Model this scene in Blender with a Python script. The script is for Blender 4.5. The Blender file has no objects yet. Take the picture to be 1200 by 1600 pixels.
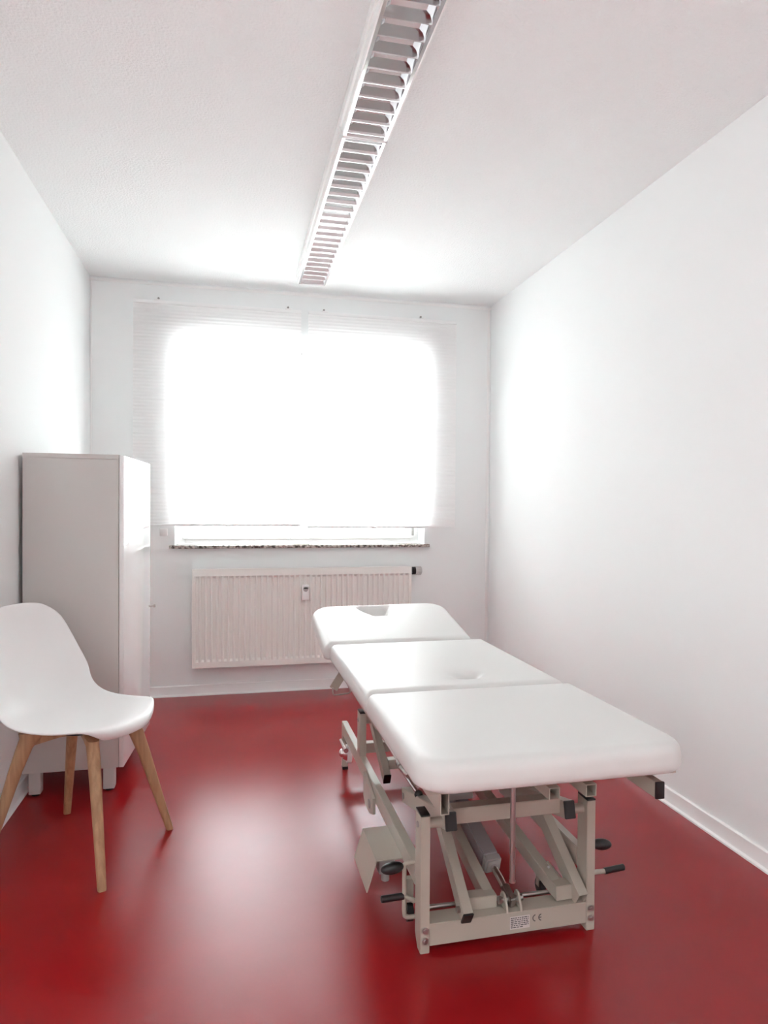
import bpy, bmesh, math, random
from mathutils import Vector, Matrix, Euler
random.seed(4)
SC = bpy.context.scene
COL = SC.collection
PI = math.pi

# ------------------------------------------------------------------ room size
XL, XR, YB, YF, H = -0.814, 1.682, 4.409, -2.60, 2.50     # left, right, window wall, rear wall, ceiling

# ------------------------------------------------------------------ camera
F, CX, CY = 1089.74, 617.5, 807.29
YAW, PITCH, ROLL = 0.2304, -0.0146, 0.0072
cam = bpy.data.cameras.new('camera'); camo = bpy.data.objects.new('camera', cam); COL.objects.link(camo)
fw = Vector((math.sin(YAW)*math.cos(PITCH), math.cos(YAW)*math.cos(PITCH), math.sin(PITCH)))
rt = Vector((math.cos(YAW), -math.sin(YAW), 0)); up = rt.cross(fw)
r2 = rt*math.cos(ROLL) + up*math.sin(ROLL); u2 = up*math.cos(ROLL) - rt*math.sin(ROLL)
M = Matrix((r2, u2, -fw)).transposed().to_4x4(); M.translation = Vector((0, 0, 1.1616))
camo.matrix_world = M
cam.sensor_fit = 'VERTICAL'; cam.sensor_height = 32.0; cam.sensor_width = 24.0
cam.lens = F*32.0/1600.0
cam.shift_x = -(CX-600)/1600.0; cam.shift_y = (CY-800)/1600.0
cam.clip_start = 0.02
SC.camera = camo

# ------------------------------------------------------------------ light: daylight through the window and an added, unseen fill door
SC.view_settings.view_transform = 'Standard'; SC.view_settings.look = 'None'
SC.view_settings.gamma = 1.0; SC.view_settings.use_curve_mapping = False
SC.view_settings.exposure = 0.46
WORLD, WORLD_BACK = 21.5, 21.5       # sky on the window side; level elsewhere tuned as fill through the added door
w = bpy.data.worlds.new('daylight'); SC.world = w; w.use_nodes = True
bg = w.node_tree.nodes['Background']; bg.inputs[0].default_value = (0.94, 0.972, 1.0, 1); bg.inputs[1].default_value = 1.0
_nt = w.node_tree; _tc = _nt.nodes.new('ShaderNodeTexCoord'); _sx = _nt.nodes.new('ShaderNodeSeparateXYZ'); _mr = _nt.nodes.new('ShaderNodeMapRange')
_mr.inputs['From Min'].default_value = 0.35; _mr.inputs['From Max'].default_value = 0.60
_mr.inputs['To Min'].default_value = WORLD_BACK; _mr.inputs['To Max'].default_value = WORLD
_nt.links.new(_tc.outputs['Generated'], _sx.inputs[0]); _nt.links.new(_sx.outputs['Y'], _mr.inputs['Value']); _nt.links.new(_mr.outputs[0], bg.inputs[1])
SC.cycles.max_bounces = 14; SC.cycles.diffuse_bounces = 9; SC.cycles.glossy_bounces = 6
SC.cycles.transmission_bounces = 8; SC.cycles.transparent_max_bounces = 12
SC.cycles.sample_clamp_indirect = 12.0
SC.cycles.caustics_reflective = True

# window opening, and the opening of the added fill door
WX0, WX1, WZ0, WZ1 = -0.335, 1.232, 0.917, 2.19
DY0, DY1, DZ1 = -1.20, -0.15, 2.10                       # glazed door added in the right wall behind the camera, for soft fill
def portal(name, loc, rot, sx, sy):
    l = bpy.data.lights.new(name, 'AREA'); l.shape = 'RECTANGLE'; l.size = sx; l.size_y = sy
    l.cycles.is_portal = True
    o = bpy.data.objects.new(name, l); COL.objects.link(o); o.location = loc; o.rotation_euler = rot
portal('fill_door_daylight', (XR+0.11, (DY0+DY1)/2, DZ1/2), (0, PI/2, 0), DZ1, DY1-DY0)
portal('window_daylight', ((WX0+WX1)/2, YB+0.26, (WZ0+WZ1)/2), (-PI/2, 0, 0), WX1-WX0, WZ1-WZ0)

# ------------------------------------------------------------------ materials
def mat(name, col, rough=0.5, metal=0.0, spec=0.5, coat=0.0, bump=None, vary=None, trans=None):
    m = bpy.data.materials.new(name); m.use_nodes = True
    nt = m.node_tree; b = nt.nodes['Principled BSDF']
    b.inputs['Base Color'].default_value = (*col, 1); b.inputs['Roughness'].default_value = rough
    b.inputs['Metallic'].default_value = metal; b.inputs['Specular IOR Level'].default_value = spec
    b.inputs['Coat Weight'].default_value = coat; b.inputs['Coat Roughness'].default_value = 0.04
    tc = nt.nodes.new('ShaderNodeTexCoord')
    if vary:     # (scale, amount, stretch)
        mp = nt.nodes.new('ShaderNodeMapping'); mp.inputs['Scale'].default_value = vary[2]
        n = nt.nodes.new('ShaderNodeTexNoise'); n.inputs['Scale'].default_value = vary[0]; n.inputs['Detail'].default_value = 5
        nt.links.new(tc.outputs['Object'], mp.inputs[0]); nt.links.new(mp.outputs[0], n.inputs['Vector'])
        r = nt.nodes.new('ShaderNodeValToRGB')
        r.color_ramp.elements[0].position = 0.35; r.color_ramp.elements[1].position = 0.65
        r.color_ramp.elements[0].color = (*[c*(1-vary[1]) for c in col], 1)
        r.color_ramp.elements[1].color = (*[min(1, c*(1+vary[1])) for c in col], 1)
        nt.links.new(n.outputs['Fac'], r.inputs[0]); nt.links.new(r.outputs[0], b.inputs['Base Color'])
    if bump:     # (scale, strength, distance)
        n2 = nt.nodes.new('ShaderNodeTexNoise'); n2.inputs['Scale'].default_value = bump[0]; n2.inputs['Detail'].default_value = 3
        bp = nt.nodes.new('ShaderNodeBump'); bp.inputs['Strength'].default_value = bump[1]; bp.inputs['Distance'].default_value = bump[2]
        nt.links.new(tc.outputs['Object'], n2.inputs['Vector']); nt.links.new(n2.outputs['Fac'], bp.inputs['Height'])
        nt.links.new(bp.outputs[0], b.inputs['Normal'])
    return m
M_FILL_DOOR = mat('brown_fill_door_laminate', (0.22, 0.13, 0.09), 0.4)
M_WALL = mat('white_wall_paint', (0.880, 0.900, 0.900), 0.75, spec=0.25, bump=(260, 0.12, 0.002))
M_CEIL = mat('woodchip_ceiling', (0.878, 0.902, 0.902), 0.9, spec=0.15, bump=(110, 0.65, 0.0055))
def floor_mat():
    m = bpy.data.materials.new('red_rubber_floor'); m.use_nodes = True; nt = m.node_tree; nt.nodes.clear(); N = nt.nodes.new; L = nt.links.new
    o = N('ShaderNodeOutputMaterial'); d = N('ShaderNodeBsdfDiffuse'); g = N('ShaderNodeBsdfGlossy'); g.distribution = 'BECKMANN'
    g.inputs['Roughness'].default_value = 0.29; g.inputs[0].default_value = (0.95, 0.97, 1.0, 1)
    tc = N('ShaderNodeTexCoord'); n = N('ShaderNodeTexNoise'); n.inputs['Scale'].default_value = 5; n.inputs['Detail'].default_value = 5
    r = N('ShaderNodeValToRGB'); r.color_ramp.elements[0].position = 0.35; r.color_ramp.elements[1].position = 0.65
    r.color_ramp.elements[0].color = (0.275, 0.0065, 0.009, 1); r.color_ramp.elements[1].color = (0.305, 0.0085, 0.011, 1)
    L(tc.outputs['Object'], n.inputs['Vector']); L(n.outputs['Fac'], r.inputs[0]); L(r.outputs[0], d.inputs[0])
    n2 = N('ShaderNodeTexNoise'); n2.inputs['Scale'].default_value = 300; n2.inputs['Detail'].default_value = 2
    bp = N('ShaderNodeBump'); bp.inputs['Strength'].default_value = 0.10; bp.inputs['Distance'].default_value = 0.001
    L(tc.outputs['Object'], n2.inputs['Vector']); L(n2.outputs['Fac'], bp.inputs['Height']); L(bp.outputs[0], g.inputs['Normal'])
    f = N('ShaderNodeFresnel'); f.inputs[0].default_value = 1.43; mx = N('ShaderNodeMixShader')
    L(f.outputs[0], mx.inputs[0]); L(d.outputs[0], mx.inputs[1]); L(g.outputs[0], mx.inputs[2]); L(mx.outputs[0], o.inputs[0])
    return m
M_FLOOR = floor_mat()
M_TRIM = mat('white_trim', (0.91, 0.91, 0.905), 0.4)
M_RAD = mat('cream_radiator_enamel', (0.89, 0.88, 0.845), 0.35)
M_PVC = mat('white_pvc', (0.9, 0.9, 0.9), 0.3)
M_SHELL = mat('white_plastic', (0.84, 0.835, 0.83), 0.36)
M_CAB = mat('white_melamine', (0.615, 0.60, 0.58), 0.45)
M_GLOSS = mat('white_high_gloss', (0.86, 0.85, 0.85), 0.05, spec=0.9)
M_LEATHER = mat('white_vinyl', (0.715, 0.71, 0.695), 0.36, spec=0.45, bump=(900, 0.05, 0.0006))
M_METAL = mat('cream_powder_coat', (0.44, 0.395, 0.335), 0.34)
M_BLACK = mat('black_plastic', (0.012, 0.012, 0.013), 0.38)
M_CHROME = mat('chrome', (0.82, 0.82, 0.82), 0.12, metal=1.0)
M_STEEL = mat('zinc_steel', (0.50, 0.48, 0.46), 0.35, metal=1.0)
M_ALU = mat('anodised_aluminium', (0.52, 0.50, 0.53), 0.38, metal=0.65)
M_MIRROR = mat('bright_louvre_aluminium', (0.74, 0.74, 0.75), 0.09, metal=1.0)
M_GREY = mat('grey_plastic', (0.34, 0.32, 0.31), 0.5)
M_LABEL = mat('label_paper', (0.62, 0.57, 0.55), 0.5)
M_INK = mat('label_ink', (0.10, 0.09, 0.09), 0.6)
M_FILL_DOOR = mat('brown_fill_door_laminate', (0.22, 0.13, 0.09), 0.4)
M_KNOB = mat('pale_grey_plastic', (0.60, 0.58, 0.57), 0.4)
M_TUBE = mat('fluorescent_tube_glass', (0.85, 0.85, 0.84), 0.2)

def wood_mat(name, c1, c2):
    m = bpy.data.materials.new(name); m.use_nodes = True; nt = m.node_tree; b = nt.nodes['Principled BSDF']
    tc = nt.nodes.new('ShaderNodeTexCoord'); mp = nt.nodes.new('ShaderNodeMapping'); mp.inputs['Scale'].default_value = (60, 60, 5)
    n = nt.nodes.new('ShaderNodeTexNoise'); n.inputs['Scale'].default_value = 1.3; n.inputs['Detail'].default_value = 6; n.inputs['Distortion'].default_value = 0.6
    r = nt.nodes.new('ShaderNodeValToRGB'); r.color_ramp.elements[0].position = 0.3; r.color_ramp.elements[1].position = 0.7
    r.color_ramp.elements[0].color = (*c1, 1); r.color_ramp.elements[1].color = (*c2, 1)
    nt.links.new(tc.outputs['Object'], mp.inputs[0]); nt.links.new(mp.outputs[0], n.inputs['Vector'])
    nt.links.new(n.outputs['Fac'], r.inputs[0]); nt.links.new(r.outputs[0], b.inputs['Base Color'])
    b.inputs['Roughness'].default_value = 0.5
    return m
M_WOOD = wood_mat('beech_wood', (0.36, 0.20, 0.105), (0.50, 0.31, 0.17))

def granite_mat():
    m = bpy.data.materials.new('speckled_granite'); m.use_nodes = True; nt = m.node_tree; b = nt.nodes['Principled BSDF']
    tc = nt.nodes.new('ShaderNodeTexCoord'); v = nt.nodes.new('ShaderNodeTexNoise'); v.inputs['Scale'].default_value = 55; v.inputs['Detail'].default_value = 5
    r = nt.nodes.new('ShaderNodeValToRGB')
    r.color_ramp.elements[0].position = 0.40; r.color_ramp.elements[0].color = (0.09, 0.07, 0.06, 1)
    r.color_ramp.elements[1].position = 0.62; r.color_ramp.elements[1].color = (0.62, 0.56, 0.51, 1)
    nt.links.new(tc.outputs['Object'], v.inputs['Vector']); nt.links.new(v.outputs['Fac'], r.inputs[0]); nt.links.new(r.outputs[0], b.inputs['Base Color'])
    b.inputs['Roughness'].default_value = 0.25
    return m
M_GRANITE = granite_mat()

def blind_mat():
    m = bpy.data.materials.new('white_pleated_fabric'); m.use_nodes = True; nt = m.node_tree; nt.nodes.clear()
    o = nt.nodes.new('ShaderNodeOutputMaterial'); d = nt.nodes.new('ShaderNodeBsdfDiffuse'); t = nt.nodes.new('ShaderNodeBsdfTranslucent')
    mx = nt.nodes.new('ShaderNodeMixShader'); mx.inputs[0].default_value = 0.68
    d.inputs[0].default_value = (0.95, 0.95, 0.955, 1); t.inputs[0].default_value = (0.96, 0.95, 0.945, 1)
    nt.links.new(d.outputs[0], mx.inputs[1]); nt.links.new(t.outputs[0], mx.inputs[2]); nt.links.new(mx.outputs[0], o.inputs[0])
    return m
M_BLIND = blind_mat()

def glass_mat():
    m = bpy.data.materials.new('window_glass'); m.use_nodes = True; nt = m.node_tree; nt.nodes.clear()
    o = nt.nodes.new('ShaderNodeOutputMaterial'); t = nt.nodes.new('ShaderNodeBsdfTransparent'); g = nt.nodes.new('ShaderNodeBsdfGlossy')
    g.inputs['Roughness'].default_value = 0.0; t.inputs[0].default_value = (0.93, 0.95, 0.94, 1)
    fr = nt.nodes.new('ShaderNodeFresnel'); fr.inputs[0].default_value = 1.45
    mx = nt.nodes.new('ShaderNodeMixShader')
    nt.links.new(fr.outputs[0], mx.inputs[0]); nt.links.new(t.outputs[0], mx.inputs[1]); nt.links.new(g.outputs[0], mx.inputs[2]); nt.links.new(mx.outputs[0], o.inputs[0])
    return m
M_GLASS = glass_mat()

# ------------------------------------------------------------------ helpers
def V(*a): return Vector(a)
def box(bm, x0, x1, y0, y1, z0, z1, bev=0.0):
    vs = [bm.verts.new((x, y, z)) for x in (x0, x1) for y in (y0, y1) for z in (z0, z1)]
    fs = [bm.faces.new([vs[i] for i in q]) for q in ((0,1,3,2), (4,6,7,5), (0,4,5,1), (2,3,7,6), (0,2,6,4), (1,5,7,3))]
    if bev > 0:
        es = set(e for f in fs for e in f.edges)
        bmesh.ops.bevel(bm, geom=list(es), offset=bev, segments=2, affect='EDGES', profile=0.5)
    return bm
def frame_axes(P, Q, side):
    d = (Q-P).normalized(); s = (side - d*side.dot(d)).normalized(); n = d.cross(s)
    if n.z < 0: n = -n
    return d, s, n
def beam(bm, P, Q, w, h, side=V(1, 0, 0), bev=0.0015, hollow=None, cut_vertical=False):
    """rectangular tube from P to Q; w along side, h across; hollow = 'P' or 'Q' opens that end"""
    P, Q = Vector(P), Vector(Q); d, s, n = frame_axes(P, Q, side)
    c = []
    for A in (P, Q):
        nn = V(0, 0, 1)/max(0.2, n.z) if cut_vertical else n
        c.append([bm.verts.new(A + s*a*w/2 + nn*b*h/2) for a, b in ((-1,-1), (1,-1), (1,1), (-1,1))])
    a, b = c
    ends = [bm.faces.new(a[::-1]), bm.faces.new(b)]
    fs = ends[:]
    for i in range(4):
        j = (i+1) % 4; fs.append(bm.faces.new((a[i], a[j], b[j], b[i])))
    bmesh.ops.recalc_face_normals(bm, faces=fs)
    if hollow:
        for key, f, dr in (('P', ends[0], d), ('Q', ends[1], -d)):
            if key in hollow:
                bmesh.ops.inset_region(bm, faces=[f], thickness=0.0028)
                r = bmesh.ops.extrude_face_region(bm, geom=[f])
                nv = [g for g in r['geom'] if isinstance(g, bmesh.types.BMVert)]
                bmesh.ops.translate(bm, verts=nv, vec=dr*0.34)
                if f.is_valid: bm.faces.remove(f)
    elif bev:
        es = set(e for f in fs for e in f.edges)
        bmesh.ops.bevel(bm, geom=list(es), offset=bev, segments=2, affect='EDGES')
    return bm
def cyl(bm, P, Q, r, r2=None, n=20, caps=True):
    P, Q = Vector(P), Vector(Q); d = (Q-P); L = d.length
    m = Matrix.Translation((P+Q)/2) @ d.to_track_quat('Z', 'Y').to_matrix().to_4x4()
    bmesh.ops.create_cone(bm, cap_ends=caps, segments=n, radius1=r, radius2=r if r2 is None else r2, depth=L, matrix=m)
    return bm
def sphere(bm, c, rx, ry, rz, rot=None):
    m = Matrix.Translation(Vector(c)) @ (rot.to_4x4() if rot else Matrix()) @ Matrix.Diagonal((rx, ry, rz, 1))
    bmesh.ops.create_uvsphere(bm, u_segments=24, v_segments=14, radius=1, matrix=m); return bm
def tube(bm, pts, r, n=12, sub=6):
    """smooth round bar through points"""
    pts = [Vector(p) for p in pts]; P = []
    for i in range(len(pts)-1):
        p0 = pts[max(i-1, 0)]; p1 = pts[i]; p2 = pts[i+1]; p3 = pts[min(i+2, len(pts)-1)]
        for k in range(sub):
            t = k/sub
            P.append(0.5*((2*p1)+(p2-p0)*t+(2*p0-5*p1+4*p2-p3)*t*t+(3*p1-p0-3*p2+p3)*t**3))
    P.append(pts[-1]); prev = None; rings = []
    for i, q in enumerate(P):
        d = (P[min(i+1, len(P)-1)]-P[max(i-1, 0)]).normalized()
        a = d.orthogonal().normalized() if prev is None else (prev - d*prev.dot(d)).normalized()
        prev = a; b = d.cross(a)
        rings.append([bm.verts.new(q + a*math.cos(2*PI*k/n)*r + b*math.sin(2*PI*k/n)*r) for k in range(n)])
    for i in range(len(rings)-1):
        for k in range(n):
            bm.faces.new((rings[i][k], rings[i][(k+1) % n], rings[i+1][(k+1) % n], rings[i+1][k]))
    bm.faces.new(rings[0][::-1]); bm.faces.new(rings[-1]); return bm
def prism(bm, pts, vec):
    """polygon extruded along vec"""
    a = [bm.verts.new(p) for p in pts]; b = [bm.verts.new(Vector(p)+Vector(vec)) for p in pts]
    fs = [bm.faces.new(a), bm.faces.new(b[::-1])]
    for i in range(len(a)):
        j = (i+1) % len(a); fs.append(bm.faces.new((a[i], b[i], b[j], a[j])))
    bmesh.ops.recalc_face_normals(bm, faces=fs); return bm
def link(name, bm, m, off=(0, 0, 0), smooth=True, angle=35):
    bmesh.ops.translate(bm, verts=bm.verts[:], vec=-Vector(off))
    me = bpy.data.meshes.new(name); bm.normal_update(); bm.to_mesh(me); bm.free()
    o = bpy.data.objects.new(name, me); COL.objects.link(o)
    if m: me.materials.append(m)
    if smooth:
        for p in me.polygons: p.use_smooth = True
        try: me.set_sharp_from_angle(angle=math.radians(angle))
        except Exception: pass
    return o
def B(): return bmesh.new()
def tag(o, label, cat, group=None, kind=None):
    if label: o['label'] = label
    if cat: o['category'] = cat
    if group: o['group'] = group
    if kind: o['kind'] = kind
    return o
class Thing:
    def __init__(s, name, label, cat, loc, group=None):
        s.loc = Vector(loc); s.o = bpy.data.objects.new(name, None); COL.objects.link(s.o)
        s.o.empty_display_size = 0.1; s.o.location = loc; tag(s.o, label, cat, group)
    def part(s, name, bm, m, parent=None, label=None, **k):
        o = link(name, bm, m, s.loc, **k); o.parent = parent or s.o
        if label: o['label'] = label
        return o
def single(name, bm, m, label, cat, loc, group=None, **k):
    o = link(name, bm, m, loc, **k); o.location = loc; return tag(o, label, cat, group)
def struct(name, bm, m, parent=None, label=None, **k):
    o = link(name, bm, m, (0, 0, 0), **k)
    if parent: o.parent = parent
    else: o['kind'] = 'structure'
    if label: o['label'] = label
    return o

# ------------------------------------------------------------------ room shell
T = 0.30
struct('floor', box(B(), XL-0.1, XR+0.1, YF-0.1, YB+0.1, -0.06, 0), M_FLOOR, smooth=False, label='red sheet floor with a soft sheen')
struct('ceiling', box(B(), XL-0.1, XR+0.1, YF-0.1, YB+T, H, H+0.08), M_CEIL, smooth=False, label='white textured ceiling')
struct('wall_left', box(B(), XL-0.1, XL, YF-0.1, YB+T, 0, H), M_WALL, smooth=False, label='white wall on the left behind the cabinet')
bm = B()
for a in ((YF-0.1, DY0, 0, H), (DY1, YB+T, 0, H), (DY0, DY1, DZ1, H)): box(bm, XR, XR+0.1, a[0], a[1], a[2], a[3])
struct('wall_right', bm, M_WALL, smooth=False, label='blank white wall on the right')
bm = B()
for a in ((XL, WX0, 0, H), (WX1, XR, 0, H), (WX0, WX1, 0, WZ0-0.02), (WX0, WX1, WZ1, H)):
    box(bm, a[0], a[1], YB, YB+T, a[2], a[3])
bmesh.ops.remove_doubles(bm, verts=bm.verts[:], dist=1e-5)
struct('wall_back', bm, M_WALL, smooth=False, label='white wall with the window')
M_REAR = mat('taupe_wall_paint', (0.80, 0.78, 0.77), 0.7)
struct('wall_front', box(B(), XL, XR, YF-0.1, YF, 0, H), M_REAR, smooth=False)
# unseen glazed door, added behind the camera to let fill light in
bm = B()
box(bm, XR-0.01, XR+0.11, DY0-0.05, DY0, 0, DZ1+0.05, 0.003); box(bm, XR-0.01, XR+0.11, DY1, DY1+0.05, 0, DZ1+0.05, 0.003)
box(bm, XR-0.01, XR+0.11, DY0, DY1, DZ1, DZ1+0.05, 0.003)
dr0 = struct('fill_door_1', bm, M_TRIM)
bm = B(); box(bm, XR+0.03, XR+0.07, DY0, DY0+0.07, 0.004, DZ1, 0.002); box(bm, XR+0.03, XR+0.07, DY1-0.07, DY1, 0.004, DZ1, 0.002)
box(bm, XR+0.03, XR+0.07, DY0+0.07, DY1-0.07, 0.004, 0.11, 0.002); box(bm, XR+0.03, XR+0.07, DY0+0.07, DY1-0.07, DZ1-0.08, DZ1, 0.002)
lf = struct('fill_door_leaf', bm, M_FILL_DOOR, parent=dr0)
struct('pane', box(B(), XR+0.047, XR+0.053, DY0+0.068, DY1-0.068, 0.108, DZ1-0.078), M_GLASS, parent=lf, smooth=False)

# skirting: board with a small cove at the floor
def skirting(name, P, Q, nrm):
    P, Q, nrm = Vector(P), Vector(Q), Vector(nrm); prof = [(0, 0), (0.020, 0), (0.019, 0.006), (0.012, 0.012), (0.010, 0.018), (0.010, 0.060), (0.006, 0.064), (0, 0.064)]
    bm = B(); prism(bm, [P + nrm*a + V(0, 0, b) for a, b in prof], Q-P)
    return struct(name, bm, M_TRIM, label='white skirting board', angle=20)
skirting('baseboard_back', (XL, YB, 0), (XR, YB, 0), (0, -1, 0))
skirting('baseboard_right', (XR, DY1+0.05, 0), (XR, YB-0.02, 0), (-1, 0, 0))
skirting('baseboard_left', (XL, YF, 0), (XL, YB-0.02, 0), (1, 0, 0))
# cut edge of the wall covering: thin beads along the window wall
struct('trim_1', box(B(), XL, XR, YB-0.006, YB, H-0.026, H-0.010, 0.002), M_TRIM, label='thin white bead under the ceiling')
struct('trim_2', box(B(), XR-0.026, XR-0.010, YB-0.006, YB, 0.07, H-0.026, 0.002), M_TRIM, label='thin white bead down the right corner')
struct('trim_3', box(B(), XL+0.004, XL+0.012, YB-0.005, YB, 0.07, H-0.026, 0.002), M_TRIM, label='thin white bead down the left corner')

# ------------------------------------------------------------------ window
YW = YB+0.17                                            # front of the frame
bm = B()
for a in ((WX0, WX0+0.05, WZ0, WZ1), (WX1-0.05, WX1, WZ0, WZ1), (WX0+0.05, WX1-0.05, WZ0, WZ0+0.045), (WX0+0.05, WX1-0.05, WZ1-0.045, WZ1), (0.415, 0.455, WZ0+0.045, WZ1-0.045)):
    box(bm, a[0], a[1], YW, YW+0.07, a[2], a[3], 0.003)
win = struct('window_1', bm, M_PVC, label='white framed window behind the blinds')
for x0, x1 in ((WX0+0.035, 0.43), (0.44, WX1-0.035)):
    bm = B(); z0, z1 = WZ0+0.03, WZ1-0.03
    for a in ((x0, x0+0.06, z0, z1), (x1-0.06, x1, z0, z1), (x0+0.06, x1-0.06, z0, z0+0.06), (x0+0.06, x1-0.06, z1-0.06, z1)):
        box(bm, a[0], a[1], YW-0.015, YW+0.03, a[2], a[3], 0.004)
    struct('sash_frame', bm, M_PVC, parent=win)
    struct('pane', box(B(), x0+0.055, x1-0.055, YW+0.008, YW+0.014, z0+0.055, z1-0.055), M_GLASS, parent=win, smooth=False)
bm = B(); cyl(bm, (0.437, YW-0.03, 2.145), (0.437, YW-0.015, 2.145), 0.007); struct('hinge_pin', bm, M_GREY, parent=win)
bm = B(); box(bm, 1.185, 1.197, YW-0.03, YW-0.012, WZ0+0.05, WZ0+0.12, 0.002); struct('hinge_cover', bm, M_GREY, parent=win, label='grey hinge cover at the lower right corner')
bm = B(); box(bm, WX0-0.03, WX1+0.027, YB-0.035, YB+0.17, WZ0-0.019, WZ0, 0.002)
single('window_sill', bm, M_GRANITE, 'speckled brown stone window sill above the radiator', 'window sill', (0.45, YB, WZ0-0.02))

# ------------------------------------------------------------------ blinds
def blind(x0, x1, z0, z1, label, screws, tab):
    y = YB-0.062
    t = Thing('pleated_blind', label, 'blind', ((x0+x1)/2, y, z0), 'pleated blinds over the window')
    bm = B(); n = int((z1-0.02-z0-0.008)/0.020); rows = []
    for i in range(n*8+1):
        z = z0+0.008 + (z1-0.02-z0-0.008)*i/(n*8); yy = y + 0.0007*math.cos(2*PI*i/8)
        rows.append([bm.verts.new((x0 + (x1-x0)*k/6, yy, z)) for k in range(7)])
    for a, b in zip(rows, rows[1:]):
        for k in range(6): bm.faces.new((a[k], a[k+1], b[k+1], b[k]))
    g = bm.faces[:] + bm.edges[:] + bm.verts[:]
    r = bmesh.ops.duplicate(bm, geom=g); bmesh.ops.translate(bm, verts=[q for q in r['geom'] if isinstance(q, bmesh.types.BMVert)], vec=(0, 0.024, 0))
    t.part('fabric', bm, M_BLIND, angle=180)
    t.part('bottom_rail', box(B(), x0, x1, y-0.004, y+0.028, z0-0.004, z0+0.008, 0.002), M_PVC)
    t.part('head_rail', box(B(), x0, x1, y-0.004, y+0.030, z1-0.020, z1, 0.002), M_PVC)
    t.part('pull_tab', box(B(), tab-0.018, tab+0.018, y-0.010, y-0.003, z0-0.008, z0+0.004, 0.002), M_PVC)
    for sx in screws:
        b = box(B(), sx-0.02, sx+0.02, y-0.006, YB, z1, z1+0.006, 0.001); t.part('bracket', b, M_PVC)
        b = B(); cyl(b, (sx, YB-0.008, z1+0.028), (sx, YB, z1+0.028), 0.0065, n=12); t.part('screw', b, M_GREY, label='small grey screw head')
    return t
blind(-0.567, 0.414, 1.040, 2.368, 'left pleated blind, wider one with its lower left end behind the cabinet', (-0.43, 0.338), -0.02)
blind(0.460, 1.421, 1.028, 2.368, 'right pleated blind, its bottom edge hanging down to the sill corner', (0.562, 1.194), 0.88)
bm = B(); box(bm, -0.42, -0.375, YB-0.016, YB, 0.975, 1.018, 0.003); box(bm, -0.405, -0.385, YB-0.020, YB-0.016, 1.008, 1.014)
single('blind_cord_clip', bm, M_PVC, 'small white clip on the wall under the left blind', 'clip', (-0.40, YB, 0.975))

# ------------------------------------------------------------------ radiator
RX0, RX1, RZ0, RZ1, RY = -0.226, 1.122, 0.182, 0.772, YB-0.085
t = Thing('radiator', 'cream ribbed panel radiator below the window sill', 'radiator', (0.45, RY, RZ0))
def panel_face(y, dirn):
    bm = B(); n = 40; pitch = (RX1-RX0-0.02)/n; xs = [(RX0, 0), (RX0+0.010, 0)]
    for i in range(n):
        a = RX0+0.010+i*pitch
        xs += [(a+pitch*0.10, 0), (a+pitch*0.26, 1), (a+pitch*0.74, 1), (a+pitch*0.90, 0)]
    xs += [(RX1-0.010, 0), (RX1, 0)]
    zs = [(RZ0, 0), (RZ0+0.035, 0), (RZ0+0.048, 1), (RZ1-0.052, 1), (RZ1-0.038, 0), (RZ1, 0)]
    g = [[bm.verts.new((x, y + dirn*0.014*a*b, z)) for x, a in xs] for z, b in zs]
    for i in range(len(zs)-1):
        for k in range(len(xs)-1): bm.faces.new((g[i][k], g[i][k+1], g[i+1][k+1], g[i+1][k]))
    return bm
t.part('front_panel', panel_face(RY, 1), M_RAD, angle=25)
t.part('rear_panel', panel_face(RY+0.055, -1), M_RAD, angle=25)
bm = B(); box(bm, RX0-0.003, RX0+0.002, RY-0.002, RY+0.060, RZ0+0.004, RZ1+0.003, 0.001); t.part('side_cover', bm, M_RAD)
bm = B(); box(bm, RX1-0.002, RX1+0.003, RY-0.002, RY+0.060, RZ0+0.004, RZ1+0.003, 0.001); t.part('side_cover', bm, M_RAD)
bm = B(); box(bm, RX0, RX1, RY-0.001, RY+0.004, RZ1-0.001, RZ1+0.006, 0.001)
for i in range(90):
    x = RX0+0.01+i*(RX1-RX0-0.02)/90; box(bm, x, x+0.009, RY+0.004, RY+0.054, RZ1-0.002, RZ1+0.003)
t.part('top_grille', bm, M_RAD, smooth=False)
for bx_ in (RX0+0.1, RX1-0.14):
    bm = B(); box(bm, bx_, bx_+0.04, RY+0.055, YB, RZ0+0.1, RZ1-0.1); t.part('wall_bracket', bm, M_RAD)
bm = B(); vx, vz = RX1+0.003, 0.748
cyl(bm, (vx, RY+0.035, vz), (vx+0.014, RY+0.035, vz), 0.010, n=16); cyl(bm, (vx+0.012, RY+0.035, vz), (vx+0.033, RY+0.035, vz), 0.025, n=24)
vb = t.part('valve_body', bm, M_BLACK, label='black valve collar at the upper right end')
bm = B(); cyl(bm, (vx+0.033, RY+0.035, vz), (vx+0.074, RY+0.035, vz), 0.0255, 0.022, n=24)
for k in range(16):
    a = 2*PI*k/16; c = V(vx+0.054, RY+0.035+math.cos(a)*0.0245, vz+math.sin(a)*0.0245)
    cyl(bm, c-V(0.017, 0, 0), c+V(0.017, 0, 0), 0.0028, n=8)
t.part('thermostat_knob', bm, M_KNOB, vb, label='white ribbed thermostat knob')
mx, mz = 0.446, 0.634
bm = B(); box(bm, mx-0.021, mx+0.021, RY-0.026, RY+0.001, mz-0.053, mz+0.040, 0.004)
hm = t.part('heat_meter', bm, M_PVC, label='small white heat meter clipped to the ribs')
bm = B(); cyl(bm, (mx, RY-0.0275, mz+0.014), (mx, RY-0.0255, mz+0.014), 0.015, n=24); t.part('dial_window', bm, M_GREY, hm)
bm = B(); box(bm, mx-0.015, mx+0.015, RY-0.0275, RY-0.0255, mz+0.016, mz+0.030, 0.0005); t.part('display_shade', bm, M_PVC, hm)

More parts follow.
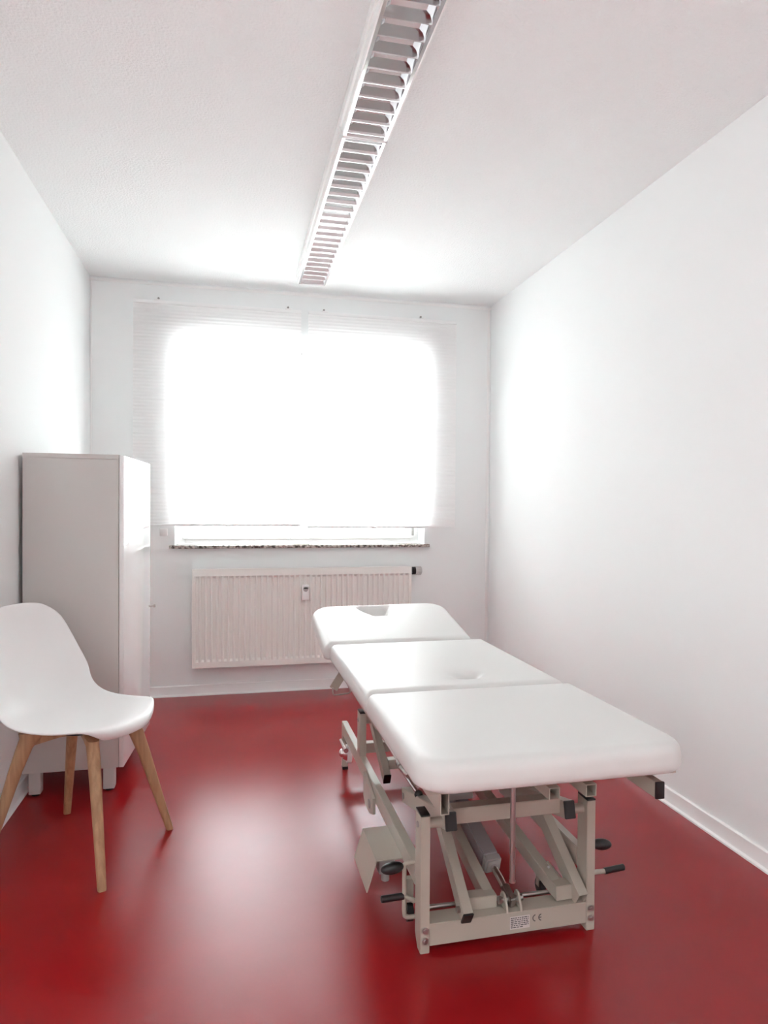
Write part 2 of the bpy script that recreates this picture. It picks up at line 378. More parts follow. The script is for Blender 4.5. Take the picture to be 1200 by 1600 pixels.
# ------------------------------------------------------------------ cabinet
CX0, CX1, CY0, CY1, CZ0, CZ1 = -0.797, -0.441, 2.990, 3.570, 0.097, 1.362
t = Thing('storage_cabinet', 'tall white cabinet with high gloss door against the left wall', 'cabinet', ((CX0+CX1)/2, (CY0+CY1)/2, 0))
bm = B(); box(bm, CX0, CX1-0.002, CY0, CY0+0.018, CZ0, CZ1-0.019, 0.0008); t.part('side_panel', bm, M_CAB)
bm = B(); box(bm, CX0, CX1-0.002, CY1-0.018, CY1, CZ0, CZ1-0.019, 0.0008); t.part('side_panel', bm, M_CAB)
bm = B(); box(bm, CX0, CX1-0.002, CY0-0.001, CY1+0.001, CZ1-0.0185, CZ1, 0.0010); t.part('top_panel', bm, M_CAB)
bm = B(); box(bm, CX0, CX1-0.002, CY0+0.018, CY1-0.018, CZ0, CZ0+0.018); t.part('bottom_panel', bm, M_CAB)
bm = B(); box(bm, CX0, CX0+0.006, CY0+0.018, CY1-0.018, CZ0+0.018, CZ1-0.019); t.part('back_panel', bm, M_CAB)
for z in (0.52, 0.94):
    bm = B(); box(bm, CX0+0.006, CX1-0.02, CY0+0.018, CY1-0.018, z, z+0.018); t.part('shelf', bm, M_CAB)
DA = Matrix.Rotation(-math.radians(3.9), 3, 'Z')
bm = B(); box(bm, CX1, CX1+0.018, CY0-0.001, CY1-0.004, CZ0, CZ1-0.003, 0.0015); bmesh.ops.rotate(bm, verts=bm.verts[:], cent=(CX1, CY0, 0), matrix=DA); dr = t.part('door', bm, M_GLOSS, label='high gloss white door standing slightly ajar')
bm = B()
box(bm, CX1+0.040, CX1+0.048, CY1-0.045, CY1-0.033, 0.668, 0.682, 0.001); box(bm, CX1+0.018, CX1+0.042, CY1-0.042, CY1-0.036, 0.672, 0.678)
bmesh.ops.rotate(bm, verts=bm.verts[:], cent=(CX1, CY0, 0), matrix=DA)
t.part('door_handle', bm, M_STEEL, dr, label='small metal door knob')
for x0 in (CX0+0.018, CX1-0.062):
    for y0 in (CY0+0.010, CY1-0.060):
        bm = B(); box(bm, x0, x0+0.044, y0, y0+0.044, 0.008, CZ0, 0.003); lg = t.part('leg', bm, M_CAB)
        bm = B(); cyl(bm, (x0+0.022, y0+0.022, 0), (x0+0.022, y0+0.022, 0.008), 0.016, n=16); t.part('foot', bm, M_BLACK, lg, label='black levelling foot')

# ------------------------------------------------------------------ ceiling luminaires
LX0, LX1, LZ = 0.366, 0.520, 2.430
def luminaire(y0, y1, label):
    t = Thing('louvre_ceiling_light', label, 'ceiling light', ((LX0+LX1)/2, (y0+y1)/2, H), 'louvred ceiling lights in one line')
    t.o['label'] = label
    bm = B(); e = 0.0012
    box(bm, LX0-0.012, LX1+0.012, y0, y1, LZ+0.030, H-0.001, 0.003)                 # housing back
    t.part('housing', bm, M_TRIM)
    bm = B(); box(bm, LX0-0.004, LX0+0.001, y0, y1, LZ-0.001, LZ+0.032, 0.001); t.part('side_rail', bm, M_TRIM)
    bm = B(); box(bm, LX1-0.001, LX1+0.004, y0, y1, LZ-0.001, LZ+0.032, 0.001); t.part('side_rail', bm, M_TRIM)
    for s in (0, 1):
        x = LX0+0.001 if s == 0 else LX1-0.001; q = 1 if s == 0 else -1
        bm = B(); pr = [(0, 0), (0.010, 0.0), (0.011, 0.010), (0.017, 0.022), (0.029, 0.031), (0.029, 0.032), (0, 0.032)]
        prism(bm, [V(x+q*a, y0+0.002, LZ+b) for a, b in pr], V(0, y1-y0-0.004, 0)); t.part('side_reflector', bm, M_MIRROR)
    bm = B(); cyl(bm, ((LX0+LX1)/2, y0+0.03, LZ+0.044), ((LX0+LX1)/2, y1-0.03, LZ+0.044), 0.010, n=16); t.part('fluorescent_tube', bm, M_TUBE)
    for yy in (y0, y1-0.005):
        bm = B(); box(bm, LX0-0.004, LX1+0.004, yy, yy+0.005, LZ-0.001, LZ+0.034, 0.001); t.part('end_cap', bm, M_TRIM)
    n = int(round((y1-y0-0.05)/0.0720)); first = None
    for i in range(n+1):
        y = y0+0.025+(y1-y0-0.05)*i/n
        if first is None:
            bm = B(); pr = [(-0.0012, 0), (0.0012, 0), (0.0056, 0.014), (0.0106, 0.030), (-0.0106, 0.030), (-0.0056, 0.014)]
            prism(bm, [V(LX0+0.011, y+a, LZ+0.001+b) for a, b in pr], V(LX1-LX0-0.022, 0, 0))
            first = t.part('louvre_blade', bm, M_MIRROR, angle=25); yf = y
        else:
            c = first.copy(); COL.objects.link(c); c.parent = t.o; c.location = first.location + V(0, y-yf, 0)
    return t
luminaire(2.395, 4.030, 'farther louvred ceiling light, its end near the window wall')
luminaire(0.755, 2.390, 'nearer louvred ceiling light, cut off by the top of the picture')

# ------------------------------------------------------------------ chair
cc = V(-0.495, 2.535, 0); cf = V(0.88, -0.475, 0).normalized(); cs = V(-cf.y, cf.x, 0)
t = Thing('shell_chair', 'white plastic shell chair on splayed beech legs beside the cabinet', 'chair', cc)
def CP(u, v, z): return cc + cf*u + cs*v + V(0, 0, z)
prof = [  # u, z, half width, edge lift z, edge forward
(0.216, 0.412, 0.112, 0.000, -0.040), (0.222, 0.432, 0.152, 0.004, -0.050), (0.211, 0.446, 0.182, 0.009, -0.052), (0.172, 0.449, 0.209, 0.014, -0.032),
    (0.100, 0.441, 0.227, 0.018, 0.0), (0.020, 0.430, 0.231, 0.025, 0.0), (-0.060, 0.423, 0.231, 0.036, 0.0),
    (-0.125, 0.430, 0.227, 0.052, 0.010), (-0.172, 0.456, 0.220, 0.062, 0.035), (-0.200, 0.500, 0.214, 0.055, 0.062),
    (-0.217, 0.555, 0.208, 0.030, 0.070), (-0.232, 0.620, 0.203, 0.010, 0.058), (-0.248, 0.690, 0.196, 0.0, 0.042),
    (-0.262, 0.750, 0.182, -0.004, 0.030), (-0.272, 0.790, 0.156, -0.012, 0.022), (-0.277, 0.812, 0.110, -0.010, 0.012)]
bm = B(); NS = 16; rows = []
for u, z, wd, lz, fu in prof:
    rows.append([bm.verts.new(CP(u + fu*abs(s)**2.6, wd*s, z + lz*abs(s)**2.6)) for s in [(-1+2*k/NS) for k in range(NS+1)]])
for a, b in zip(rows, rows[1:]):
    for k in range(NS): bm.faces.new((a[k], a[k+1], b[k+1], b[k]))
sh = t.part('seat_shell', bm, M_SHELL, angle=180)
md = sh.modifiers.new('thickness', 'SOLIDIFY'); md.thickness = 0.008; md.offset = 0
md = sh.modifiers.new('smooth', 'SUBSURF'); md.levels = 2; md.render_levels = 2
# legs: floor points measured, tops gathered under the seat
feet = [V(-0.376, 2.228, 0), V(-0.212, 2.602, 0), V(-0.598, 2.815, 0), V(-0.765, 2.441, 0)]
mid = sum(feet, V(0, 0, 0))/4
tops = []
for f in feet:
    d = f-mid; top = mid + d*0.56 + V(0, 0, 0.416); tops.append(top)
    ax = (top-f).normalized(); rad = V(d.x, d.y, 0).normalized(); sd = V(-rad.y, rad.x, 0)
    bm = B(); rings = []
    N = 12
    for i, (k, a, b) in enumerate(((0, 0.0120, 0.0125), (0.02, 0.0130, 0.0135), (0.35, 0.0165, 0.0155), (0.70, 0.0215, 0.0180), (0.88, 0.0255, 0.0190), (0.96, 0.0340, 0.0190), (1.0, 0.0470, 0.0190))):
        c = f + (top-f)*k; push = -rad*max(0, (k-0.85))*0.12
        ring = []
        for j in range(N):
            th = 2*PI*j/N; cx, sy = math.cos(th), math.sin(th)
            q = 0.72 if True else 1
            X = math.copysign(abs(cx)**q, cx)*a; Yv = math.copysign(abs(sy)**q, sy)*b
            v = c + push + rad*X + sd*Yv
            ring.append(bm.verts.new(v))
        rings.append(ring)
    for p, q in zip(rings, rings[1:]):
        for j in range(N): bm.faces.new((p[j], p[(j+1) % N], q[(j+1) % N], q[j]))
    bm.faces.new(rings[0][::-1]); bm.faces.new(rings[-1])
    lg = t.part('leg', bm, M_WOOD, angle=50)
for a, b in ((0, 2), (1, 3)):
    d = (tops[b]-tops[a]); P = tops[a]+d*0.05-V(0, 0, 0.020); Q = tops[b]-d*0.05-V(0, 0, 0.020)
    bm = B(); c = (P+Q)/2; n = V(-d.y, d.x, 0).normalized()*0.011
    pr = [P+V(0, 0, 0.018), P-V(0, 0, 0.022), P+(Q-P)*0.25+V(0, 0, -0.008), c+V(0, 0, -0.005), P+(Q-P)*0.75+V(0, 0, -0.008), Q-V(0, 0, 0.022), Q+V(0, 0, 0.018)]
    prism(bm, [q-n for q in pr], n*2); t.part('cross_rail', bm, M_WOOD)
bm = B(); cyl(bm, mid+V(0, 0, 0.402), mid+V(0, 0, 0.420), 0.07, n=24); t.part('mounting_plate', bm, M_BLACK)

# ------------------------------------------------------------------ treatment table
TC = V(0.729, 2.35, 0)
t = Thing('treatment_table', 'white padded three-section treatment table on cream steel lift frame', 'treatment table', TC)

def pad(x0, x1, y0, y1, zb, zt, Rf, Rb, r=0.033, dents=(), tilt=None, wr=(), yaw=0.45):
    """upholstered pad: Rf / Rb = plan corner radius at the near / far end; dents = functions (x,y)->drop"""
    def coords(a, b):
        L = b-a; e = [0, .0012, .0035, .007, .0115, .017, .0235, .031]; n = max(4, int((L-0.062)/0.0065))
        return [a+q for q in e] + [a+.031+(L-.062)*i/n for i in range(1, n)] + [b-q for q in e[::-1]]
    xs, ys = coords(x0, x1), coords(y0, y1); bm = B(); G = []; cx, cy = (x0+x1)/2, (y0+y1)/2
    def place(x, y):
        R = Rf if y < cy else Rb
        qx = min(max(x, x0+R), x1-R); qy = min(max(y, y0+R), y1-R); dx, dy = x-qx, y-qy
        if dx and dy:
            m = max(abs(dx), abs(dy)); l = math.hypot(dx, dy); dx, dy = dx/l*m, dy/l*m; e = R-m
        else: e = min(x-x0, x1-x, y-y0, y1-y)
        return qx+dx, qy+dy, max(e, 0)
    for y in ys:
        row = []
        for x in xs:
            px, py, e = place(x, y)
            z = zt - (r - math.sqrt(max(0, r*r-max(0, r-e)**2)))*0.92
            z += 0.004*(1-((px-cx)/(x1-x0)*2)**2)*(1-((py-cy)/(y1-y0)*2)**2)
            for d in dents: z -= d(px, py)
            row.append(bm.verts.new((px, py, max(z, zb+0.004))))
        G.append(row)
    for a, b in zip(G, G[1:]):
        for k in range(len(xs)-1): bm.faces.new((a[k], a[k+1], b[k+1], b[k]))
    ring = G[0][:] + [g[-1] for g in G[1:]] + G[-1][:-1][::-1] + [g[0] for g in G[1:-1]][::-1]
    prev = ring; h = zt-r*0.92-zb
    for fz, off in ((0.35, 0.0015), (0.65, 0.0015), (0.86, -0.002), (0.96, -0.008), (1.0, -0.018)):
        new = []
        for v in ring:
            d = V(v.co.x-cx, v.co.y-cy, 0); ix = max(-1, min(1, d.x/((x1-x0)/2-max(Rf, .02)*.6))) ; iy = max(-1, min(1, d.y/((y1-y0)/2-max(Rf, .02)*.6)))
            sx = math.copysign(abs(ix)**6, ix); sy = math.copysign(abs(iy)**6, iy); nn = V(sx, sy, 0)
            if nn.length > 1e-6: nn = nn/max(1, nn.length)
            pw = sum(w_(v.co.x, v.co.y, fz) for w_ in wr)
            new.append(bm.verts.new((v.co.x+nn.x*(off+pw), v.co.y+nn.y*(off+pw), v.co.z-(v.co.z-zb)*fz)))
        for k in range(len(ring)):
            j = (k+1) % len(ring); bm.faces.new((prev[k], new[k], new[j], prev[j]))
        prev = new
    bm.faces.new(prev)
    bmesh.ops.recalc_face_normals(bm, faces=bm.faces[:])
    if yaw: bmesh.ops.rotate(bm, verts=bm.verts[:], cent=(0.415, 1.49, 0), matrix=Matrix.Rotation(math.radians(yaw), 3, 'Z'))
    if tilt:
        bmesh.ops.rotate(bm, verts=bm.verts[:], cent=(cx, y0, zb), matrix=Matrix.Rotation(tilt, 3, 'X'))
    return bm
PX0, PX1, ZB, ZT = 0.415, 1.116, 0.510, 0.582
YA, YM, YS = 1.490, 2.130, 2.915
def pucker(x, y, fz):
    if y > YA+0.12 or fz < 0.6: return 0
    return -0.003*(fz-0.5)*max(0, math.sin(x*190)+0.3*math.sin(x*417))*math.exp(-((x-0.50)/0.09)**2) - 0.002*(fz-.5)*max(0, math.sin(x*230))*math.exp(-((x-1.0)/0.06)**2)
t.part('foot_cushion', pad(PX0, PX1, YA, YM-0.002, ZB, ZT, 0.085, 0.018, wr=(pucker,)), M_LEATHER, angle=60)
def dimple(x, y):
    d = math.hypot((x-0.800)/1.25, (y-2.285)/1.0)
    return 0.062/(1+(d/0.024)**2.8)
t.part('middle_cushion', pad(PX0, PX1-0.014, YM+0.002, YS-0.003, ZB, ZT, 0.018, 0.018, dents=(dimple,)), M_LEATHER, angle=60)
def face_hole(x, y):
    # rounded triangular nose slot, wide at the far side
    v = min(max((y-3.232)/0.090, 0), 1)                # 0 near tip .. 1 far side
    cx_ = 0.734; hl = 0.020+0.050*v**0.7; hr = 0.020+0.024*v**0.7
    dx = max(x-cx_-hr, cx_-hl-x, 0); dy = max(3.232-y, y-3.315, 0); d = math.hypot(dx, dy)
    return 0.060/(1+math.exp((d-0.012)/0.0055))
HX = 0.008
t.part('head_cushion', pad(PX0+HX, PX1+HX-0.036, YS, YS+0.460, ZB, ZT, 0.018, 0.10, dents=(face_hole,), tilt=math.radians(13.0), yaw=1.7), M_LEATHER, angle=60)
# board frames under the cushions
bm = B(); box(bm, PX0+0.03, PX1-0.03, YA+0.04, YM-0.01, ZB-0.010, ZB+0.002); t.part('foot_board', bm, M_METAL)
bm = B(); box(bm, PX0+0.03, PX1-0.03, YM+0.01, YS-0.01, ZB-0.010, ZB+0.002); t.part('middle_board', bm, M_METAL)
ZU = ZB-0.022
# lengthwise top tubes
def long_tube(x, w_, h_, y0, y1, open_=True, cap=False, z=None):
    z = (ZU-h_/2) if z is None else z
    bm = B(); beam(bm, (x, y0, z), (x, y1, z), w_, h_, hollow='P' if open_ else None)
    o = t.part('top_frame_tube', bm, M_METAL)
    if cap:
        bm = B(); box(bm, x-w_/2-0.001, x+w_/2+0.001, y0-0.004, y0+0.003, z-h_/2-0.001, z+h_/2+0.001, 0.002); t.part('end_cap', bm, M_BLACK, o, label='black plastic end cap')
    return o
long_tube(0.491, 0.022, 0.052, 1.560, 2.10)
long_tube(0.759, 0.028, 0.030, 1.535, 2.10)
long_tube(0.856, 0.028, 0.030, 1.535, 2.10)
long_tube(1.028, 0.022, 0.040, 1.512, 2.86, open_=False, cap=True)
long_tube(0.460, 0.022, 0.038, 2.15, 2.86, open_=False)
for y in (2.02, 2.30, 2.80):
    bm = B(); beam(bm, (0.470, y, ZU-0.018), (1.005, y, ZU-0.018), 0.030, 0.030, side=V(0, 1, 0)); t.part('cross_tube', bm, M_METAL)

# base frame
X0, X1 = 0.4925, 0.9645
def post(x, y0, y1, z0, z1, cap=True, chamfer=False):
    bm = B(); xa, xb = x-0.0125, x+0.0125
    if chamfer: prism(bm, [V(xa, y0, z1), V(xa, y0, 0.0), V(xa, y0+0.030, 0.0), V(xa, y1, 0.030), V(xa, y1, z1)], V(0.025, 0, 0)); bmesh.ops.bevel(bm, geom=bm.edges[:], offset=0.0015, segments=2, affect='EDGES')
    else: box(bm, xa, xb, y0, y1, z0, z1, 0.0015)
    o = t.part('post', bm, M_METAL)
    if cap:
        bm = B(); box(bm, xa, xb, y0, y1, z1, z1+0.005, 0.0015); t.part('end_cap', bm, M_BLACK, o, label='black plastic end cap')
    return o
postL = post(X0, 1.727, 1.783, 0, 0.358, chamfer=True); postR = post(X1, 1.727, 1.783, 0, 0.358, chamfer=True)
for px_, pst in ((X0, postL), (X1, postR)):
    for z in (0.062, 0.035):
        bm = B(); cyl(bm, (px_, 1.7275, z), (px_, 1.723, z), 0.0085, n=20); cyl(bm, (px_, 1.7275, z), (px_, 1.721, z), 0.0048, n=6)
        t.part('bolt', bm, M_STEEL, pst)
for x in (X0, X1):
    post(x, 2.610, 2.668, 0.203, 0.368)
    bm = B(); beam(bm, (x, 1.784, 0.177), (x, 3.05, 0.180), 0.025, 0.054, bev=0.0018); t.part('side_rail', bm, M_METAL)
    bm = B(); beam(bm, (x-0.001, 3.040, 0.012), (x-0.001, 3.040, 0.208), 0.024, 0.030, side=V(1, 0, 0)); o = t.part('rear_foot', bm, M_METAL)
    bm = B(); box(bm, x-0.013, x+0.012, 3.024, 3.056, 0, 0.014, 0.002); t.part('foot_pad', bm, M_BLACK, o)
bm = B(); beam(bm, (X0+0.0125, 1.757, 0.047), (X1-0.0125, 1.757, 0.050), 0.058, 0.058, side=V(0, 1, 0)); cb = t.part('front_crossbar', bm, M_METAL)
# type plate and mark on the crossbar face
yf = 1.7278
bm = B(); box(bm, 0.728, 0.785, yf-0.0006, yf+0.001, 0.032, 0.066); lab = t.part('rating_label', bm, M_LABEL, cb, smooth=False, label='grey rating label')
bm = B()
for r_ in range(6):
    x = 0.731; z = 0.061-r_*0.005
    while x < (0.781 if r_ < 5 else 0.760):
        l = random.uniform(0.003, 0.009); box(bm, x, min(x+l, 0.782), yf-0.0011, yf-0.0006, z, z+0.0022); x += l+0.002
t.part('label_print', bm, M_INK, lab, smooth=False)
bm = B()
def arc(cx_, cz, R, a0, a1, wd, n=16):
    for i in range(n):
        q = [a0+(a1-a0)*(i+d)/n for d in (0, 1)]
        pts = [V(cx_+math.cos(a)*rr, yf-0.0004, cz+math.sin(a)*rr) for a, rr in ((q[0], R-wd/2), (q[1], R-wd/2), (q[1], R+wd/2), (q[0], R+wd/2))]
        prism(bm, pts, V(0, 0.0005, 0))
arc(0.803, 0.055, 0.0085, math.radians(100), math.radians(260), 0.0026); arc(0.820, 0.055, 0.0085, math.radians(100), math.radians(260), 0.0026)
box(bm, 0.812, 0.819, yf-0.0004, yf+0.0001, 0.0538, 0.0562)
t.part('conformity_mark', bm, M_INK, cb, smooth=False, label='printed CE mark')
bm = B(); beam(bm, (X0+0.0125, 2.93, 0.128), (X1-0.0125, 2.93, 0.128), 0.040, 0.042, side=V(0, 1, 0)); t.part('rear_crossbar', bm, M_METAL)
# round pivot tubes at the post heads
bm = B(); cyl(bm, (X0+0.0125, 1.757, 0.328), (0.545, 1.757, 0.328), 0.0135); t.part('pivot_tube', bm, M_METAL)
bm = B(); cyl(bm, (X1-0.0125, 1.757, 0.328), (0.915, 1.757, 0.328), 0.0135); t.part('pivot_tube', bm, M_METAL)
bm = B(); cyl(bm, (X0+0.0125, 2.640, 0.338), (X1-0.0125, 2.640, 0.338), 0.0165); t.part('pivot_tube', bm, M_METAL)
for yy, zz in ((1.757, 0.328), (2.64, 0.338)):
    bm = B(); cyl(bm, (X0-0.016, yy, zz), (X0-0.0125, yy, zz), 0.008); t.part('pivot_cap', bm, M_GREY)
# upper yoke: two sloping rectangular arms with black near ends and a cross tube between
def yoke(x, open_hole=False):
    P, Q = V(x, 1.728, 0.340), V(x, 2.200, 0.220)
    bm = B(); beam(bm, P, Q, 0.030, 0.046, bev=0.002); o = t.part('yoke_arm', bm, M_METAL)
    d = (P-Q).normalized(); bm = B(); beam(bm, P-d*0.001, P+d*0.005, 0.031, 0.047, bev=0.0015); t.part('end_cap', bm, M_BLACK, o, label='black plastic end cap')
    bm = B(); cyl(bm, (x-0.0175, 2.178, 0.225), (x+0.0175, 2.178, 0.225), 0.010); t.part('bolt', bm, M_STEEL, o)
    return o
yl = yoke(0.560); yr = yoke(0.898)
bm = B(); cyl(bm, (0.8825, 1.775, 0.328), (0.879, 1.775, 0.328), 0.011); t.part('bolt', bm, M_STEEL, yr)
bm = B(); beam(bm, (0.575, 1.772, 0.340), (0.883, 1.772, 0.342), 0.040, 0.042, side=V(0, 1, 0)); t.part('yoke_crossbar', bm, M_METAL)
bm = B(); cyl(bm, (0.64, 1.80, 0.316), (0.70, 1.80, 0.316), 0.010); t.part('pivot_tube', bm, M_METAL)
# lift arms
def arm(P, Q, w_=0.028, h_=0.046, cap=False, hollow=None, nm='lift_arm'):
    bm = B(); beam(bm, P, Q, w_, h_, bev=0.002, hollow=hollow); o = t.part(nm, bm, M_METAL)
    if cap:
        P, Q = Vector(P), Vector(Q); d = (P-Q).normalized(); bm = B(); beam(bm, P-d*0.001, P+d*0.004, w_+0.001, h_+0.001, bev=0.0015); t.part('end_cap', bm, M_BLACK, o, label='black plastic end cap')
    return o
aL = arm((0.605, 1.722, 0.082), (0.605, 2.20, 0.400), cap=True)
aR = arm((0.934, 1.722, 0.092), (0.900, 2.20, 0.420), hollow='P')
# tapering U frame behind the crossbar
bm = B()
beam(bm, (0.690, 1.790, 0.088), (0.650, 2.30, 0.262), 0.030, 0.040); t.part('lower_arm', bm, M_METAL)
bm = B(); beam(bm, (0.888, 1.775, 0.098), (0.790, 2.36, 0.262), 0.030, 0.040); t.part('lower_arm', bm, M_METAL)
bm = B(); beam(bm, (0.618, 1.782, 0.090), (0.705, 1.782, 0.090), 0.040, 0.040, side=V(0, 1, 0)); t.part('arm_stub', bm, M_METAL)
bm = B(); beam(bm, (0.872, 1.767, 0.100), (0.925, 1.767, 0.102), 0.040, 0.040, side=V(0, 1, 0)); t.part('arm_stub', bm, M_METAL)
bm = B(); cyl(bm, (0.505, 1.800, 0.078), (0.96, 1.800, 0.078), 0.006); t.part('pivot_rod', bm, M_STEEL)
bm = B(); cyl(bm, (0.582, 1.740, 0.098), (0.592, 1.740, 0.098), 0.009, n=6); t.part('bolt', bm, M_STEEL)
# small bracket beside right arm
bm = B(); beam(bm, (0.926, 1.800, 0.082), (0.886, 1.846, 0.136), 0.012, 0.018, side=V(0.75, 0.65, 0)); o = t.part('link_bar', bm, M_METAL)
bm = B(); cyl(bm, (0.889, 1.832, 0.131), (0.884, 1.822, 0.136), 0.004); t.part('bolt', bm, M_GREY, o)
# linear actuator
A0, A1 = V(0.742, 1.757, 0.098), V(0.700, 2.15, 0.245)
ad = (A1-A0).normalized()
bm = B(); beam(bm, A0+ad*0.135, A1, 0.046, 0.046, bev=0.003); act = t.part('actuator_body', bm, M_ALU, label='grey aluminium lift actuator')
bm = B(); beam(bm, A0+ad*0.108, A0+ad*0.136, 0.049, 0.049, bev=0.005); t.part('actuator_collar', bm, M_GREY, act)
bm = B(); cyl(bm, A0, A0+ad*0.12, 0.0105); t.part('piston_rod', bm, M_CHROME, act, label='chrome piston rod')
bm = B(); beam(bm, A0-ad*0.016, A0+ad*0.04, 0.020, 0.030, bev=0.004); t.part('rod_eye', bm, M_STEEL, act)
for x in (0.722, 0.762):
    bm = B(); prism(bm, [V(x-0.0025, 1.728, 0.076), V(x-0.0025, 1.786, 0.076), V(x-0.0025, 1.775, 0.108), V(x-0.0025, 1.766, 0.117), V(x-0.0025, 1.752, 0.117), V(x-0.0025, 1.742, 0.108)], V(0.005, 0, 0)); t.part('clevis_plate', bm, M_METAL)
bm = B(); cyl(bm, (0.708, 1.757, 0.098), (0.776, 1.757, 0.098), 0.0075); cyl(bm, (0.706, 1.757, 0.098), (0.714, 1.757, 0.098), 0.011, n=6); t.part('clevis_pin', bm, M_STEEL)
bm = B(); box(bm, 0.650, 0.738, 2.05, 2.20, 0.250, 0.400, 0.005); t.part('motor_housing', bm, M_GREY, label='dark grey motor housing')
bm = B(); box(bm, 0.78, 0.83, 1.98, 2.05, 0.33, 0.40, 0.003); t.part('bracket', bm, M_METAL)
# hanging rod at the near end
bm = B(); cyl(bm, (0.722, 1.700, 0.180), (0.722, 1.700, 0.500), 0.0072); cyl(bm, (0.722, 1.700, 0.176), (0.722, 1.700, 0.181), 0.0085); t.part('hanging_rod', bm, M_STEEL, label='steel rod hanging below the near cushion')
# folded sheet cover on the left
bm = B(); th = 0.003
sec = [(0.479, 0.160), (0.401, 0.160), (0.374, 0.072)]
outer = [V(a, 1.915, b) for a, b in sec]; inner = [V(0.377, 1.915, 0.0725), V(0.4035, 1.915, 0.157), V(0.479, 1.915, 0.157)]
prism(bm, outer+inner, V(0, 0.205, 0)); cv = t.part('sheet_cover', bm, M_METAL, label='folded sheet metal cover on the left rail')
bm = B(); box(bm, 0.415, 0.462, 1.94, 1.985, 0.105, 0.157, 0.003); cyl(bm, (0.438, 1.962, 0.078), (0.438, 1.962, 0.105), 0.012); t.part('cover_mount', bm, M_GREY, cv)
# foot levers, both sides
for s, x in ((1, 0.455), (-1, 1.003)):
    bm = B(); tube(bm, [(x+s*0.030, 1.800, 0.205), (x+s*0.008, 1.800, 0.205), (x, 1.800, 0.195), (x, 1.800, 0.13), (x, 1.800, 0.075), (x+s*0.006, 1.800, 0.060), (x+s*0.030, 1.800, 0.058)], 0.0062); lv = t.part('lever_loop', bm, M_METAL)
    bm = B(); sphere(bm, (x-s*0.034, 1.800, 0.196), 0.032, 0.017, 0.0155, Matrix.Rotation(-0.10*s, 3, 'Y')); t.part('knob', bm, M_BLACK, lv, label='black oval knob')
    bm = B(); tube(bm, [(x+s*0.028, 1.80, 0.100), (x+s*0.008, 1.80, 0.112), (x-s*0.004, 1.80, 0.117), (x-s*(0.03 if s > 0 else 0.047), 1.80, 0.117)], 0.0068); cr = t.part('crank', bm, M_METAL, lv)
    gx = x-s*0.002 if s > 0 else x-s*0.045
    bm = B(); cyl(bm, (gx, 1.80, 0.117), (gx-s*0.060, 1.80, 0.115 if s > 0 else 0.122), 0.0090); sphere(bm, (gx-s*0.060, 1.80, 0.115 if s > 0 else 0.122), 0.004, 0.0088, 0.0088); t.part('grip', bm, M_BLACK, cr, label='black rubber grip')
    wx, wy, wz = (x+0.012, 1.83, 0.060) if s > 0 else (0.902, 1.93, 0.023)
    bm = B(); cyl(bm, (wx, wy, wz), (wx+0.016, wy, wz), 0.028 if s > 0 else 0.022); t.part('castor', bm, M_BLACK, label='small black castor behind the post')
    bm = B(); beam(bm, (wx+0.008, wy, wz), (wx+0.008, wy, 0.150 if s > 0 else 0.095), 0.022, 0.020); t.part('castor_fork', bm, M_METAL)
# catch plate outside the left rail
for s, x in ((1, 0.478), (-1, 0.979)):
    bm = B(); xx = x-0.010 if s > 0 else x
    prism(bm, [V(xx, 2.30, 0.172), V(xx, 2.30, 0.118), V(xx, 2.36, 0.098), V(xx, 2.44, 0.098), V(xx, 2.47, 0.118), V(xx, 2.47, 0.200), V(xx, 2.40, 0.190)], V(0.010, 0, 0)); pl = t.part('catch_plate', bm, M_METAL)
    bm = B(); cyl(bm, (xx-0.004*s+(0.01 if s < 0 else 0), 2.35, 0.135), (xx+0.002, 2.35, 0.135), 0.016); t.part('pin_hole', bm, M_GREY, pl)
# rear wheels with chrome hubs
for s, x in ((1, 0.492), (-1, 0.968)):
    bm = B(); cyl(bm, (x-0.012, 2.93, 0.106), (x+0.008, 2.93, 0.106), 0.038, n=28); wh = t.part('transport_wheel', bm, M_TRIM, label='pale transport wheel')
    bm = B(); cyl(bm, (x-0.028, 2.93, 0.110), (x-0.012, 2.93, 0.110), 0.025, 0.034, n=24); sphere(bm, (x-0.030, 2.93, 0.110), 0.014, 0.018, 0.018); cyl(bm, (x-0.024, 2.86, 0.142), (x-0.024, 2.99, 0.142), 0.010)
    t.part('wheel_hub', bm, M_CHROME, wh, label='chrome hub')
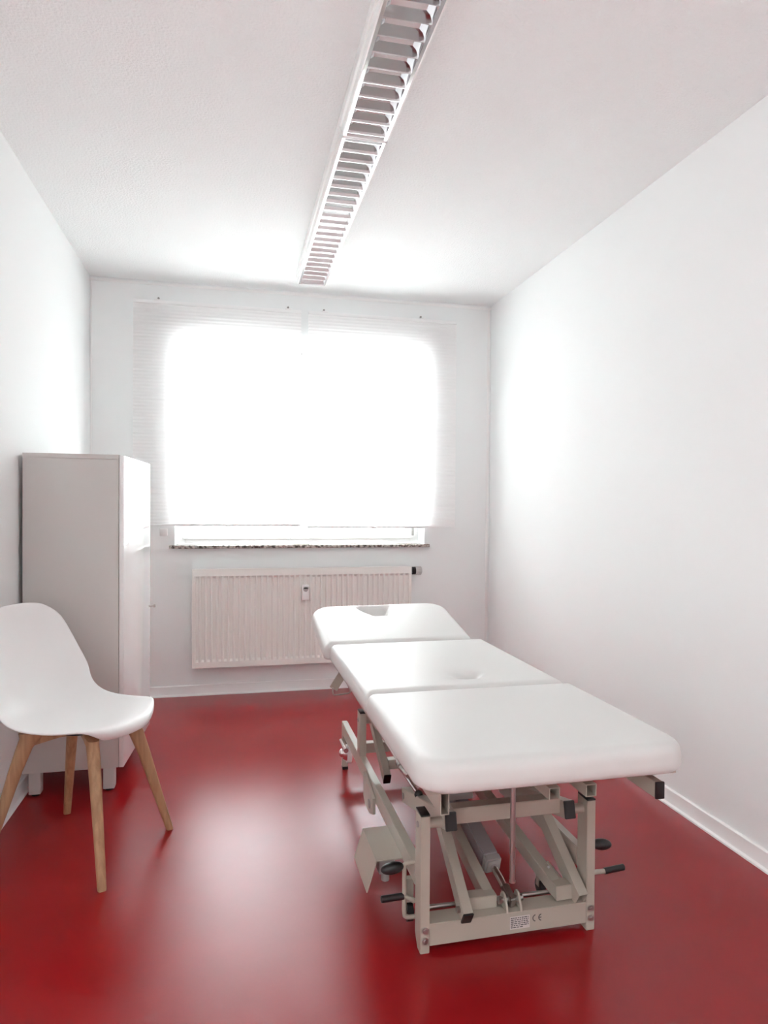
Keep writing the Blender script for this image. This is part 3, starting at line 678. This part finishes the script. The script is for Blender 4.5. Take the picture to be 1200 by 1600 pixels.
# rear lift arms
arm((0.563, 2.50, 0.155), (0.563, 2.80, 0.305), 0.026, 0.040, cap=True)
arm((0.895, 2.50, 0.155), (0.895, 2.80, 0.305), 0.026, 0.040, cap=True)
bm = B(); beam(bm, (0.577, 2.56, 0.190), (0.660, 2.56, 0.192), 0.036, 0.036, side=V(0, 1, 0)); t.part('arm_stub', bm, M_METAL)
bm = B(); box(bm, 0.600, 0.640, 2.25, 2.36, 0.225, 0.262, 0.003); t.part('bracket', bm, M_METAL)
# locking lever with ball
bm = B(); cyl(bm, (0.520, 2.115, 0.340), (0.553, 2.035, 0.292), 0.0060); lv = t.part('locking_lever', bm, M_CHROME, label='chrome locking lever')
bm = B(); sphere(bm, (0.555, 2.030, 0.289), 0.013, 0.013, 0.013); t.part('lever_ball', bm, M_BLACK, lv)
bm = B(); box(bm, 0.522, 0.556, 2.10, 2.14, 0.335, 0.346, 0.002); box(bm, 0.526, 0.548, 2.115, 2.122, 0.346, 0.490, 0.002); t.part('lever_bracket', bm, M_METAL)
# gas spring along the left edge
bm = B(); cyl(bm, (0.447, 2.27, 0.468), (0.452, 1.85, 0.455), 0.0035); cyl(bm, (0.452, 1.86, 0.455), (0.453, 1.84, 0.452), 0.010); cyl(bm, (0.453, 1.845, 0.449), (0.465, 1.80, 0.440), 0.008)
t.part('gas_spring_rod', bm, M_STEEL, label='thin steel rod under the left edge')
# head section bracket
for x in (0.448, 1.010):
    bm = B(); tq = 0.004
    P1, P2, P3 = V(x, 2.86, 0.505), V(x-0.062, 2.93, 0.418), V(x-0.040, 2.93, 0.400)
    beam(bm, V(x+0.014, 2.80, 0.512), V(x-0.044, 2.80, 0.420), 0.008, 0.034, side=V(0, 1, 0), bev=0.001)
    beam(bm, V(x+0.004, 2.80, 0.480), V(x+0.030, 2.80, 0.440), 0.008, 0.012, side=V(0, 1, 0), bev=0.001)
    hb = t.part('head_bracket', bm, M_METAL)
    bm = B(); tube(bm, [(x-0.050, 2.775, 0.432), (x-0.048, 2.775, 0.408), (x-0.040, 2.775, 0.402), (x-0.01, 2.775, 0.404), (x+0.020, 2.775, 0.410), (x+0.012, 2.775, 0.440)], 0.0032); t.part('bracket_rod', bm, M_STEEL, hb)
